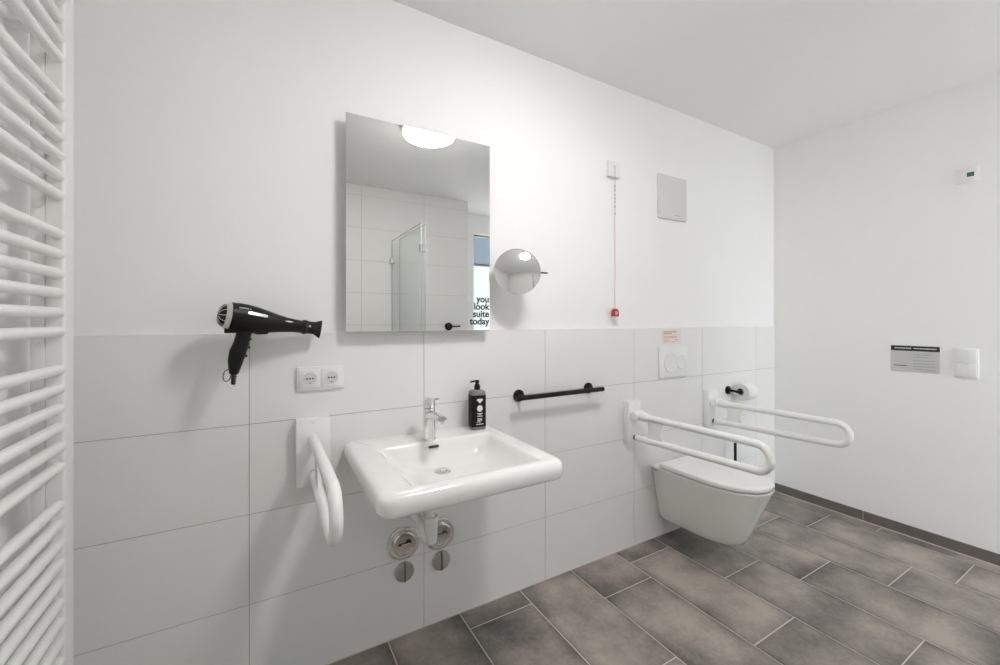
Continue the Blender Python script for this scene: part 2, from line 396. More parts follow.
b = new(); add_lathe(b, (px_-.034, D-.020, .480), (0, 1, 0), [(0, .018), (0, .026), (.02, .028)], 28); obj('wall_collar', b, 'pipe', tp)
b = new(); add_tube(b, [(px_-.031, py_+.004, .436), (px_-.022, py_+.002, .418), (px_, py_, .410)], .0165, 20); obj('trap_bend', b, 'pipe', tp)

# ------------------------------------------------------------------ tap
FX, FY, FZ = .544, 1.494, .7925
t = thing('basin_tap', 'chrome single-lever tap on the rear ledge of the washbasin', 'tap', (FX, FY, FZ))
b = new(); add_lathe(b, (FX, FY, FZ), (0, 0, 1), [(0, .0275), (.006, .0275), (.008, .0255), (.05, .0242), (.095, .0235), (.118, .023), (.120, .021)], 40)
obj('tap_body', b, 'chrome', t)
b = new(); R_ = []
for k in range(9):
    s = k/8; yy = FY-.010-.122*s; zz = FZ+.092+.010*math.sin(s*PI*.6)+.002*s
    w = .020-.003*s; h = .021-.0115*s
    R_.append([(FX+w*math.cos(q)*(1 if abs(math.cos(q)) > .0 else 1), yy, zz+h*math.sin(q)) for q in [2*PI*j/24 for j in range(24)]])
loft(b, R_); obj('spout', b, 'chrome', t, smooth=60)
b = new(); add_lathe(b, (FX, FY-.116, FZ+.099), (0, .12, -1), [(0, .0125), (.012, .0125), (.017, .0115), (.017, .009)], 24); obj('aerator', b, 'chrome', t)
b = new(); add_lathe(b, (FX, FY, FZ+.121), (0, 0, 1), [(0, .0215), (.002, .0238), (.026, .0238), (.033, .0215), (.036, .014), (.037, .002)], 36)
add_prism(b, [(FX-.012, FY+.012, FZ+.150), (FX+.012, FY+.012, FZ+.150), (FX+.0095, FY-.085, FZ+.163), (FX-.0095, FY-.085, FZ+.163)], (0, 0, .007), .002)
obj('lever_handle', b, 'chrome', t)

# ------------------------------------------------------------------ soap bottle
SX, SY, SZ = .770, 1.535, .794
t = thing('soap_bottle', 'dark square pump soap bottle with white print, standing on the washbasin rim', 'bottle', (SX, SY, SZ))
rotb = Matrix.Rotation(math.radians(-6), 3, 'Z')
def rot_all(bm, org, R3): bmesh.ops.transform(bm, matrix=Matrix.Translation(org) @ R3.to_4x4() @ Matrix.Translation(-Vector(org)), verts=bm.verts); return bm
h = .0305; dd = .026
b = new(); loft(b, [rrect(SX-h+i, SX+h-i, SY-dd+i, SY+dd-i, .007, SZ+z, 5) for i, z in ((.003, 0), (.0, .003), (0, .148), (.002, .156), (.008, .161), (.015, .163))])
bb = obj('bottle_body', rot_all(b, (SX, SY, SZ), rotb), 'bottle', t)
b = new(); loft(b, [rrect(SX-h-.0006, SX+h+.0006, SY-dd-.0006, SY+dd+.0006, .0072, SZ+z, 5) for z in (.012, .142)], False, False)
lb = obj('bottle_label', rot_all(b, (SX, SY, SZ), rotb), 'label', t)
b = new(); yf = SY-dd-.0012
def fl(x0, x1_, z0, z1): add_box(b, SX+x0, SX+x1_, yf, yf+.0008, SZ+z0, SZ+z1)
add_prism(b, [(SX-.008, yf, SZ+.128), (SX+.012, yf, SZ+.128), (SX+.016, yf, SZ+.123), (SX+.002, yf, SZ+.109), (SX-.012, yf, SZ+.123)], (0, .0008, 0))
loft(b, [[(SX+.002+rr*math.cos(q*PI/6+.2), y_, SZ+.088+rr*1.1*math.sin(q*PI/6+.2)) for q in range(12)] for rr, y_ in ((.0125, yf), (.0125, yf+.0008))])
for z, x0, x1_ in ((.066, -.010, .014), (.061, -.004, .008), (.055, -.010, .014), (.046, -.008, -.003), (.046, .001, .006), (.046, .009, .012), (.040, -.008, .012), (.030, -.012, -.008), (.030, -.002, .004), (.022, -.014, .018)):
    fl(x0, x1_, z, z+.0028)
for x0 in (-.007, -.001, .006): fl(x0, x0+.003, .034, .044)
obj('label_print', rot_all(b, (SX, SY, SZ), rotb), 'ink_white', lb, smooth=None)
b = new(); add_lathe(b, (SX, SY, SZ+.1625), (0, 0, 1), [(0, .0125), (.015, .0125), (.017, .011), (.022, .0105), (.024, .0065), (.031, .0065)], 28)
pm = obj('pump_collar', b, 'black', t)
b = new(); add_lathe(b, (SX, SY, SZ+.190), (0, 0, 1), [(0, .0085), (.011, .009), (.0125, .007)], 24)
hd = Vector((-.96, -.28, 0)).normalized()
add_tube(b, [Vector((SX, SY, SZ+.1985)), Vector((SX, SY, SZ+.1985))+hd*.028, Vector((SX, SY, SZ+.1970))+hd*.038], [.0042, .0038, .003], 14)
obj('pump_head', b, 'black', t)

# ------------------------------------------------------------------ big mirror
MX0, MX1, MZ0, MZ1, MY = .253, .843, 1.203, 1.998, D-.037
t = thing('wall_mirror', 'large rectangular frameless mirror on the wall above the washbasin', 'mirror', (.548, D, MZ0))
b = new(); add_box(b, MX0, MX1, MY, MY+.005, MZ0, MZ1); mg = obj('mirror_glass', b, 'mirror', t, smooth=None)
b = new()
add_box(b, MX0+.001, MX1-.001, MY+.0052, MY+.008, MZ0+.001, MZ1-.001)
obj('mirror_backing', b, 'plastic2', t, smooth=None)
b = new(); add_box(b, MX0+.04, MX1-.04, MY+.008, D+.008, MZ1-.10, MZ1-.06, .002, 1); obj('mounting_rail', b, 'steel', t)
b = new(); add_box(b, MX0+.04, MX1-.04, MY+.008, D+.008, MZ0+.05, MZ0+.09, .002, 1); obj('mounting_rail', b, 'steel', t)
b = new(); add_box(b, MX0, MX1, MY-.0018, MY+.009, MZ0-.004, MZ0+.0015, .0008, 1); obj('bottom_rail', b, 'steel', t)
tm = Matrix.Translation((MX1-.003, MY-.0006, 1.323)) @ Matrix.Rotation(PI/2, 4, 'X')
b = text_bm('you\nlook\nsuite\ntoday', .0405, tm, 'RIGHT', .0009, .0003, .78)
obj('mirror_lettering', b, 'ink_black', t, smooth=None, label='black lettering reading you look suite today')

# ------------------------------------------------------------------ round shaving mirror
RC = Vector((.945, 1.497, 1.457)); nrm = Vector((-.42, -.88, .17)).normalized()
t = thing('shaving_mirror', 'small round magnifying mirror on a swivel arm beside the large mirror', 'mirror', (.955, D+.008, RC.z))
b = new(); Rm = .100; Rs = .42
prof = []
for k in range(15):
    r = Rm*(1-k/14); prof.append((math.sqrt(Rs*Rs-r*r)-math.sqrt(Rs*Rs-Rm*Rm), r))
add_lathe(b, RC, nrm, prof, 72, cap0=False); obj('mirror_disc', b, 'mirror', t, smooth=80)
b = new(); add_lathe(b, RC, nrm, [(-.008, .085), (-.0075, .097), (-.004, .1015), (.0006, .1015), (.0012, .1003), (0, .0995)], 72, cap1=False); obj('mirror_rim', b, 'chrome', t)
b = new(); kp = RC - nrm*.012; add_tube(b, [RC-nrm*.006, RC-nrm*.03], .010, 20); obj('swivel_joint', b, 'chrome', t)
b = new(); wx = 1.03; add_tube(b, [RC-nrm*.026, (1.00, 1.545, RC.z-.006), (wx, D-.02, RC.z-.01), (wx, D+.001, RC.z-.01)], .0065, 16); obj('swivel_arm', b, 'chrome', t)
b = new(); add_lathe(b, (wx, D+.009, RC.z-.01), (0, -1, 0), [(0, .019), (.006, .019), (.009, .016), (.012, .009)], 32); obj('wall_rosette', b, 'chrome', t)
b = new(); hv = Vector((.93, -.36, -.04)).normalized(); side = RC+hv*.1; add_tube(b, [side-hv*.004, side+hv*.034], .0035, 12, round_end=.001); obj('turning_pin', b, 'black', t, label='short black handle pin')

# ------------------------------------------------------------------ fold-down grab rails
def grab_rail(label, xc, zt0, zt1, zb0, zb1, yend, xend, zmid, pw=.047, ph=.113, hinge=True):
    t = thing('grab_rail', label, 'grab rail', (xc, D, zmid-ph), 'fold-down grab rails')
    b = new(); add_box(b, xc-pw, xc+pw, D-.037, D, zmid-ph, zmid+ph, .004, 2); pl = obj('wall_plate', b, 'enamel', t)
    if hinge:
        b = new(); add_lathe(b, (xc-.038, D-.060, zt0), (1, 0, 0), [(0, .012), (0, .020), (.003, .0245), (.073, .0245), (.076, .020)], 36)
        obj('hinge_barrel', b, 'enamel', t)
        b = new(); add_box(b, xc-.020, xc+.020, D-.058, D-.036, zt0-.022, zt0+.022, .004, 2); obj('hinge_block', b, 'enamel', t)
        b = new(); add_lathe(b, (xc, D-.060, zt0), (0, -1, 0), [(0, .0235), (.050, .0235), (.062, .0215), (.072, .0175)], 32); obj('rail_sleeve', b, 'enamel', t)
    r = .0165; y0 = D-(.075 if hinge else .036); y1 = D-.048
    rad = (zt1-zb1)/2; yc = yend+r+rad
    def X(y): return xc+(xend-xc)*(y0-y)/(y0-yend)
    pts = [(X(y1), y1, zb0)]
    n = 8
    for k in range(1, n+1):
        y = y1+(yc-y1)*k/n; pts.append((X(y), y, zb0+(zb1-zb0)*k/n))
    zc = (zt1+zb1)/2
    for k in range(1, 18):
        a = PI*k/18; y = yc-rad*math.sin(a); pts.append((X(y), y, zc-rad*math.cos(a)))
    for k in range(0, n+1):
        y = yc+(y0-yc)*k/n; pts.append((X(y), y, zt1+(zt0-zt1)*k/n))
    b = new(); add_tube(b, pts, r, 28, round_end=.003); obj('rail_loop', b, 'enamel', t, smooth=60)
    b = new(); add_lathe(b, (xc, D-.036, zb0), (0, -1, 0), [(0, .0125), (.010, .0125), (.0135, .010)], 24); obj('stop_buffer', b, 'rubber', t, label='dark rubber stop')
    # web with concave sides between the two bars
    ya, yb = D-.105, D-.240; zt = zt0+.001; zb = zb0+.004; zc2 = (zt+zb)/2; hh = (zt-zb)/2
    o = []
    for k in range(13):
        a = -PI/2+PI*k/12; o.append((X(yb), yb+.032*math.cos(a), zc2+hh*math.sin(a)))
    o2 = []
    for k in range(13):
        a = PI/2-PI*k/12; o2.append((X(ya), ya-.026*math.cos(a), zc2+hh*math.sin(a)))
    xm = (X(ya)+X(yb))/2
    out = [(xm-.006, p[1], p[2]) for p in o+o2]
    b = new(); add_prism(b, out, (.012, 0, 0), .001); obj('rail_web', b, 'enamel', t)
    for sz in (-1, 1):
        b = new(); add_lathe(b, (xc, D-.0368, zmid+sz*(ph-.014)), (0, -1, 0), [(0, .006), (.0012, .0055), (.0012, .003)], 16)
        obj('screw_cap', b, 'plastic', pl)
    return t
grab_rail('white fold-down grab rail with a long loop, between washbasin and toilet', 1.735, .735, .744, .613, .634, .858, 1.735, .697)
grab_rail('white fold-down grab rail beside the room corner, right of the toilet', 2.432, .735, .743, .618, .638, .855, 2.432, .697)
grab_rail('white fold-down grab rail on the left of the washbasin, under the double socket', .147, .834, .832, .712, .702, 1.022, .147, .788, .055, .117, False)

# ------------------------------------------------------------------ toilet
TX = 2.087
def DR(hw, yb, yf, z, n=30, e=2.3, cut=.55):
    """D-shaped ring: straight back at yb, round front at yf"""
    ym = yf+(yb-yf)*cut
    pts = []
    for k in range(n+1):
        a = PI*k/n; c, s = math.cos(a), math.sin(a)
        pts.append((TX+hw*math.copysign(abs(c)**(2/e), c), ym-(ym-yf)*abs(s)**(2/e), z))
    for k in range(1, 7): pts.append((TX-hw, ym+(yb-.012-ym)*k/6, z))
    for k in range(0, 5): a = PI-PI/2*k/4; pts.append((TX-hw+.012+.012*math.cos(a), yb-.012+.012*math.sin(a), z))
    for k in range(0, 5): a = PI/2-PI/2*k/4; pts.append((TX+hw-.012+.012*math.cos(a), yb-.012+.012*math.sin(a), z))
    for k in range(1, 6): pts.append((TX+hw, yb-.012-(yb-.012-ym)*k/6, z))
    return pts
t = thing('wall_hung_toilet', 'white wall-hung toilet with closed lid, between the two grab rails on the right', 'toilet', (TX, D, .09))
b = new()
prof = [(.065, 1.236, .112), (.090, 1.212, .107), (.103, 1.196, .110), (.112, 1.180, .119), (.122, 1.162, .147), (.137, 1.135, .21), (.152, 1.110, .28), (.167, 1.080, .35), (.177, 1.062, .395), (.182, 1.054, .412), (.185, 1.0525, .4175), (.183, 1.0555, .4195), (.165, 1.06, .4195)]
def back(z): return D-.0005
loft(b, [DR(hw, back(z), yf, z + (.0 if z > .3 else 0)) for hw, yf, z in prof])
for v in b.verts:   # the underside rises a little towards the wall
    if v.co.z < .30 and v.co.y > 1.30: v.co.z += (v.co.y-1.30)/.3*-.004*(1-(v.co.z-.09)/.21)
obj('toilet_bowl', b, 'wc', t, smooth=50)
b = new(); loft(b, [DR(.160, 1.520, 1.085, z) for z in (.4190, .4285)]); obj('toilet_seat', b, 'plastic2', t)  # greyer than the lid: shade of the gap put into the seat colour
b = new()
lp = [(.178, 1.541, 1.060, .4280), (.1805, 1.543, 1.056, .4290), (.182, 1.545, 1.054, .432), (.182, 1.545, 1.054, .444), (.1805, 1.543, 1.056, .4485), (.177, 1.539, 1.061, .4510), (.172, 1.53, 1.071, .4522), (.10, 1.47, 1.13, .4535), (.03, 1.36, 1.25, .454)]
loft(b, [DR(a_, b_, c_, z_) for a_, b_, c_, z_ in lp]); obj('toilet_lid', b, 'lid', t, smooth=50)
for sx in (-.085, .085):
    b = new(); add_tube(b, [(TX+sx-.02, 1.548, .432), (TX+sx+.02, 1.548, .432)], .010, 18, round_end=.002); obj('lid_hinge', b, 'lid', t)
b = new(); add_box(b, TX-.1852, TX-.1838, 1.548, 1.575, .402, .407); obj('maker_mark', b, 'ink_grey', t, smooth=None)

# ------------------------------------------------------------------ toilet paper holder and roll
HX, HZ = 2.642, .786
t = thing('toilet_roll_holder', 'black toilet roll holder on the tiled wall above the right grab rail', 'toilet roll holder', (HX, D, HZ))
b = new(); add_lathe(b, (HX, D, HZ), (0, -1, 0), [(0, .027), (.007, .027), (.009, .025), (.009, .010)], 36); obj('wall_rosette', b, 'black', t)
RY, RZ = 1.530, .786
b = new(); add_tube(b, [(HX, D-.008, HZ), (HX, D-.055, HZ), (HX+.002, RY+.008, HZ-.003), (HX+.014, RY, RZ+.002), (HX+.024, RY, RZ), (2.79, RY, RZ)], .0085, 18)
obj('holder_arm', b, 'black', t)
b = new(); add_lathe(b, (HX+.020, RY, RZ), (1, 0, 0), [(0, .012), (.002, .0175), (.010, .0175), (.012, .010)], 28); obj('stop_disc', b, 'black', t)
t2 = thing('toilet_roll', 'white roll of toilet paper on the black wall holder', 'toilet roll', (2.729, RY, RZ-.0635))
b = new(); X0, X1 = 2.679, 2.779
zo = RZ-.0085
add_lathe(b, (X0, RY, zo), (1, 0, 0), [(0, .018), (0, .0535), (.002, .055), (X1-X0-.002, .055), (X1-X0, .0535), (X1-X0, .018), (0, .018)], 56, False, False); obj('paper_roll', b, 'paper', t2)
b = new(); add_lathe(b, (X0+.0005, RY, zo), (1, 0, 0), [(0, .0178), (X1-X0-.001, .0178), (X1-X0-.001, .0172), (0, .0172), (0, .0178)], 40, False, False); obj('paper_core', b, 'card', t2)

# toilet brush in the gap beside the toilet
t = thing('toilet_brush_holder', 'toilet brush with upright black handle, on the wall behind the toilet lid', 'toilet brush', (2.608, 1.53, .12))
b = new(); add_lathe(b, (2.608, 1.525, .12), (0, 0, 1), [(0, .030), (.004, .040), (.17, .043), (.17, .039), (.006, .036), (.006, .001)], 36); obj('brush_cup', b, 'plastic', t)
b = new(); add_box(b, 2.593, 2.623, 1.566, D, .25, .28, .002, 1); obj('wall_bracket', b, 'black', t)
b = new(); add_tube(b, [(2.608, 1.525, .14), (2.608, 1.525, .463)], .0085, 18, round_end=.002); obj('brush_handle', b, 'black', t)

# ------------------------------------------------------------------ flush plate and pink note
t = thing('flush_plate', 'white flush plate with a large and a small round button, above the toilet', 'flush plate', (2.09, D, .913))
FXa, FXb, FZa, FZb = 1.966, 2.214, .913, 1.087
b = new(); add_box(b, FXa, FXb, D-.013, D, FZa, FZb, .004, 3); obj('cover_plate', b, 'plastic', t)
for cx, rr in ((2.060, .060), (2.150, .042)):
    b = new(); add_lathe(b, (cx, D-.012, 1.0), (0, -1, 0), [(0, rr), (.0040, rr), (.0055, rr-.002), (.0046, rr-.007), (.0026, rr-.012), (.0026, .001)], 56)
    obj('flush_button', b, 'plastic', t)
b = new(); add_box(b, 1.998, 2.166, D-.0012, D-.0002, 1.106, 1.192)
n_ = obj('notice_sticker', b, 'sticker', None, smooth=None)
n_['label'] = 'pale pink sticker with small red print, on the tiles above the flush plate'; n_['category'] = 'sticker'
b = new()
def wd(bm, x0, x1_, z, hgt, yv, rng):
    x = x0
    while x < x1_:
        w = rng.uniform(.006, .018); add_box(bm, x, min(x+w, x1_), yv-.0005, yv, z, z+hgt); x += w+.003
rg = random.Random(3)
for z, x0, x1_, hh in ((1.174, 2.012, 2.128, .006), (1.163, 2.012, 2.085, .006), (1.148, 2.014, 2.13, .003), (1.141, 2.014, 2.13, .003), (1.127, 2.014, 2.06, .003), (1.127, 2.115, 2.14, .004), (1.118, 2.014, 2.12, .002)):
    wd(b, x0, x1_, z, hh, D-.0012, rg)
obj('sticker_print', b, 'ink_red', n_, smooth=None)

# ------------------------------------------------------------------ access cover
t = thing('vent_cover', 'square light grey cover panel high on the white wall above the toilet', 'cover panel', (2.077, D+.008, 1.84))
b = new(); add_box(b, 1.970, 2.218, D-.004, D+.008, 1.840, 2.095, .003, 2); obj('cover_frame', b, 'plastic2', t)
b = new(); add_box(b, 1.978, 2.210, D-.0075, D-.003, 1.849, 2.086, .002, 2); pp = obj('cover_front', b, 'cover', t)
b = new(); add_box(b, 2.10, 2.15, D-.0082, D-.0074, 1.864, 1.867); obj('front_mark', b, 'ink_grey', pp, smooth=None)

# ------------------------------------------------------------------ pull cord
t = thing('alarm_pull_cord', 'emergency pull cord with a red handle, hanging from a small white wall box', 'pull cord', (1.612, D+.008, 1.255))
b = new(); add_box(b, 1.572, 1.655, D-.010, D+.008, 2.008, 2.090, .003, 2); pb = obj('switch_box', b, 'plastic', t)
b = new(); add_box(b, 1.575, 1.652, D-.013, D-.009, 2.006, 2.012, .001, 1); obj('box_edge', b, 'plastic2', pb)
cxx = 1.603; cy = D-.022
b = new(); add_tube(b, [(cxx, D-.009, 2.066), (cxx, cy, 2.060), (cxx, cy, 1.98)] + [(cxx+.001*math.sin(k), cy+.001*math.cos(k*1.7), 1.95-k*.05) for k in range(13)] + [(cxx, cy, 1.298)], .0014, 8)
obj('cord', b, 'cord', t)
for z in (1.945, 1.925, 1.90, 1.880, 1.862, 1.838, 1.80):
    b = new(); add_lathe(b, (cxx, cy, z), (0, 0, 1), [(0, .001), (.003, .0026), (.012, .0026), (.015, .001)], 10)
    obj('cord_knot', b, 'ink_grey', t)
b = new(); add_prism(b, [(cxx-.020, cy-.010, 1.266), (cxx+.020, cy-.010, 1.266), (cxx+.020, cy-.010, 1.293), (cxx+.010, cy-.010, 1.306), (cxx-.010, cy-.010, 1.306), (cxx-.020, cy-.010, 1.293)], (0, .020, 0), .002)
hh_ = obj('pull_handle', b, 'red', t)
b = new(); add_box(b, cxx-.007, cxx-.003, cy-.0112, cy-.0098, 1.276, 1.293); add_box(b, cxx-.007, cxx+.007, cy-.0112, cy-.0098, 1.276, 1.280); add_box(b, cxx+.003, cxx+.007, cy-.0112, cy-.0098, 1.276, 1.293)
obj('handle_mark', b, 'sticker', hh_, smooth=None)

# ------------------------------------------------------------------ double socket
t = thing('double_socket', 'white double wall socket on the grey tiles under the hair dryer', 'socket', (.174, D, 1.0))
b = new(); add_box(b, .096, .251, D-.010, D, .999, 1.082, .002, 2); sf = obj('socket_frame', b, 'plastic', t)
for cx in (.1375, .2085):
    b = new(); add_box(b, cx-.0325, cx+.0325, D-.0135, D-.0095, 1.008, 1.073, .0015, 2); cp = obj('socket_cover', b, 'plastic', t)
    b = new()
    add_lathe(b, (cx, D-.0136, 1.0405), (0, -1, 0), [(-.0, .0225), (.0012, .0220), (.0012, .0205), (-.0002, .0200), (-.0002, .001)], 44); si = obj('socket_well', b, 'cover', cp)
    b = new()
    for sx in (-.0095, 0, .0095): add_lathe(b, (cx+sx, D-.0136, 1.0405), (0, -1, 0), [(0, .0030), (.0008, .0030)], 14)
    add_box(b, cx-.002, cx+.002, D-.0148, D-.0136, 1.0235, 1.0265)
    obj('socket_holes', b, 'ink_black', si, smooth=None)

# ------------------------------------------------------------------ hair dryer
A = Vector((-.118, 1.478, 1.263)); B = Vector((.169, 1.557, 1.216))   # rear end, nozzle end
ax = (B-A).normalized(); Ln = (B-A).length
upv = (Vector((0, 0, 1))-ax*ax.z).normalized(); sd = ax.cross(upv).normalized()
t = thing('hair_dryer', 'black hair dryer with a silver rear ring, hung on the wall left of the mirror', 'hair dryer', (-.07, 1.48, 1.05))
def dring(s, ru, rl, rs_, n=36):   # s along axis, radii up / down / side
    c = A+ax*s
    return [c+upv*((ru if math.sin(q) > 0 else rl)*math.sin(q))+sd*(rs_*math.cos(q)) for q in [2*PI*k/n for k in range(n)]]
S = Ln
b = new(); loft(b, [dring(.025, .038, .039, .038), dring(.0255, .0425, .0435, .041), (dring(.05, .0445, .046, .041)), dring(.075, .0435, .046, .040), dring(.10, .040, .043, .037), dring(.13, .0335, .037, .032), dring(.16, .027, .031, .028), dring(.19, .0215, .0265, .024), dring(.215, .0195, .0235, .022), dring(.245, .0185, .0225, .021), dring(.248, .017, .020, .019)])
body = obj('dryer_body', b, 'dryer', t, smooth=50)
b = new(); loft(b, [dring(.0115, .0335, .0345, .033), dring(.0125, .036, .037, .035), dring(.0245, .0415, .0425, .040), dring(.0255, .040, .041, .039)]); obj('rear_ring', b, 'silver', t)
b = new(); loft(b, [dring(-.003, .006, .006, .006), dring(-.002, .016, .016, .016), dring(.001, .025, .025, .024), dring(.006, .031, .031, .030), dring(.0125, .0342, .0352, .0335)]); gr = obj('rear_grille', b, 'dryer', t)
b = new()
for k in range(12):
    a = 2*PI*k/12; d1 = upv*math.sin(a)+sd*math.cos(a)
    add_tube(b, [A+ax*(-.0035)+d1*.010, A+ax*(0)+d1*.0255, A+ax*.006+d1*.0322, A+ax*.0115+d1*.0345], .0011, 6)
obj('grille_ribs', b, 'silver', gr)
# nozzle: flattens and flares
b = new(); loft(b, [dring(.240, .0215, .0245, .022), dring(.244, .0225, .0255, .0225), dring(.262, .020, .022, .017), dring(.280, .021, .022, .012), dring(Ln-.002, .029, .033, .009), dring(Ln, .029, .033, .008), dring(Ln-.006, .026, .030, .006), dring(Ln-.02, .018, .018, .006)])
obj('nozzle', b, 'dryer', t, smooth=50)
b = new(); loft(b, [dring(.246, .0228, .0258, .0228), dring(.250, .0228, .0258, .0228)]); obj('nozzle_ring', b, 'rubber', t)
# handle
hp = [(A+ax*.071-upv*.030, .0235), (A+ax*.072-upv*.052, .0205), (A+ax*.070-upv*.080, .0215), (A+ax*.065-upv*.106, .0230), (A+ax*.063-upv*.134, .0205), (A+ax*.064-upv*.160, .0150), (A+ax*.065-upv*.172, .0120)]
b = new(); add_tube(b, [p for p, _ in hp], [r for _, r in hp], 26); hn = obj('handle', b, 'dryer', t, smooth=60)
b = new()
for s_, w_ in ((.062, .008), (.088, .012), (.115, .014)):
    k = 0
    c = A+ax*(.0905 if s_ < .07 else .0905 if s_ < .1 else .0870)-upv*s_
    add_lathe(b, c, sd, [(-.007, .002), (-.006, .0045), (.006, .0045), (.007, .002)], 14)
obj('switch_buttons', b, 'rubber', hn)
b = new()
for k in range(6):
    c = A+ax*(.0650+.0006*k)-upv*(.172+.0055*k); add_lathe(b, c, -upv, [(0, .0085-.0004*k), (.0036, .0085-.0004*k), (.0038, .005), (.0055, .005)], 18)
obj('cord_sleeve', b, 'rubber', hn)
b = new(); c0 = A+ax*.060-upv*.166
lpp = []
for k in range(17):
    a = PI*2*k/16; lpp.append(c0-ax*(.012+.010*math.cos(a))-upv*(.012+.018*math.sin(a))-sd*.0)
add_tube(b, lpp, .0014, 8); obj('hanging_loop', b, 'rubber', hn)
b = new(); c_ = A+ax*.032-upv*.041; add_box(b, c_.x-.012, c_.x+.030, c_.y-.016, c_.y+.016, c_.z-.010, c_.z+.006, .003, 2); obj('rear_foot', b, 'dryer', body)
b = new(); c_ = A+ax*.125-upv*.038; add_box(b, c_.x-.022, c_.x+.014, c_.y-.010, c_.y+.010, c_.z-.004, c_.z+.004, .002, 2); obj('cool_button', b, 'dryer', body)
# markings on the side facing the room
b = new()
fs = sd if sd.y < 0 else -sd
def onside(s, u, rs_): return A+ax*s+upv*u+fs*rs_
def plate(bm, pts2, rs_fn, th=.001):
    lo = [onside(s, u, rs_fn(s, u)) for s, u in pts2]; add_prism(bm, lo, fs*th)
def rsf(s, u):
    tab = [(.03, .0425, .041), (.05, .0445, .041), (.075, .0435, .040), (.10, .040, .037), (.13, .0335, .032), (.16, .027, .028), (.19, .0215, .024), (.215, .0195, .022), (.245, .0185, .021)]
    for i in range(len(tab)-1):
        if tab[i][0] <= s <= tab[i+1][0] or i == len(tab)-2:
            f = (s-tab[i][0])/(tab[i+1][0]-tab[i][0]); ru = tab[i][1]+f*(tab[i+1][1]-tab[i][1]); rs_ = tab[i][2]+f*(tab[i+1][2]-tab[i][2]); break
    return rs_*math.sqrt(max(0, 1-(u/ru)**2))-.0004
seg = 10
for i in range(seg):   # curved silver window strip
    s0, s1 = .066+.056*i/seg, .066+.056*(i+1)/seg
    def c_(s): return .0175-.003*(s-.066)/.056
    hw0 = .0045 if 0 < i < seg-1 else .0036
    plate(b, [(s0, c_(s0)-hw0), (s1, c_(s1)-hw0), (s1, c_(s1)+hw0), (s0, c_(s0)+hw0)], rsf, .0009)
obj('silver_inlay', b, 'silver', body, smooth=None)
b = new()
for i in range(6):
    s0, s1 = .176+.026*i/6, .176+.026*(i+1)/6; w0, w1 = .0022*math.sin(PI*(i+.3)/6.6), .0022*math.sin(PI*(i+1.3)/6.9)
    plate(b, [(s0, .009-w0), (s1, .008-w1), (s1, .008+w1), (s0, .009+w0)], rsf, .0009)
obj('silver_inlay', b, 'silver', body, smooth=None)
b = new()
glyphs = [(.041, 1), (.0455, 2), (.050, 1), (.0545, 2), (.059, 0), (.0625, 1), (.067, 3), (.070, 1)]
for s0, kd in glyphs:
    u0, u1 = .0265, .0305
    if kd == 3: plate(b, [(s0, u0), (s0+.001, u0), (s0+.001, u0+.001), (s0, u0+.001)], rsf, .0006); continue
    plate(b, [(s0, u0), (s0+.0009, u0), (s0+.0009, u1), (s0, u1)], rsf, .0006)
    if kd in (1, 2): plate(b, [(s0+.0025, u0), (s0+.0034, u0), (s0+.0034, u1), (s0+.0025, u1)], rsf, .0006)
    plate(b, [(s0, u1-.0008), (s0+.0034, u1-.0008), (s0+.0034, u1), (s0, u1)], rsf, .0006)
    if kd == 2: plate(b, [(s0, u0), (s0+.0034, u0), (s0+.0034, u0+.0008), (s0, u0+.0008)], rsf, .0006)
obj('white_lettering', b, 'ink_white', body, smooth=None)
b = new()
for s0 in (.254, .2565, .259): plate(b, [(s0, .000), (s0+.0018, .000), (s0+.0018, .006), (s0, .006)], lambda s, u: .0185, .0008)
obj('white_lettering', b, 'ink_white', body, smooth=None)
# wall holder behind the dryer
t = thing('hair_dryer_holder', 'black wall bracket mostly hidden behind the hair dryer it carries', 'wall bracket', (.0, D, 1.215))
b = new(); add_box(b, -.045, .045, D, D+.008, 1.210, 1.255, .002, 1); obj('bracket_plate', b, 'dryer', t)
b = new(); add_box(b, -.020, .020, 1.545, D+.001, 1.216, 1.236, .004, 2)
obj('bracket_arm', b, 'dryer', t)

# ------------------------------------------------------------------ black towel bar
t = thing('towel_bar', 'short black horizontal bar on the tiles right of the soap bottle', 'towel bar', (1.22, D, .896))
YB = D-.060; ZB = .899
b = new(); add_tube(b, [(.968, YB, ZB), (1.482, YB, ZB)], .0115, 24, round_end=.0015); obj('bar', b, 'black', t)
for cx in (1.013, 1.434):
    b = new(); add_tube(b, [(cx, D-.008, ZB), (cx, YB, ZB)], .0075, 18); ps = obj('post', b, 'black', t)
    b = new(); add_lathe(b, (cx, D, ZB), (0, -1, 0), [(0, .028), (.007, .028), (.009, .026), (.009, .008)], 36); obj('wall_rosette', b, 'black', ps)

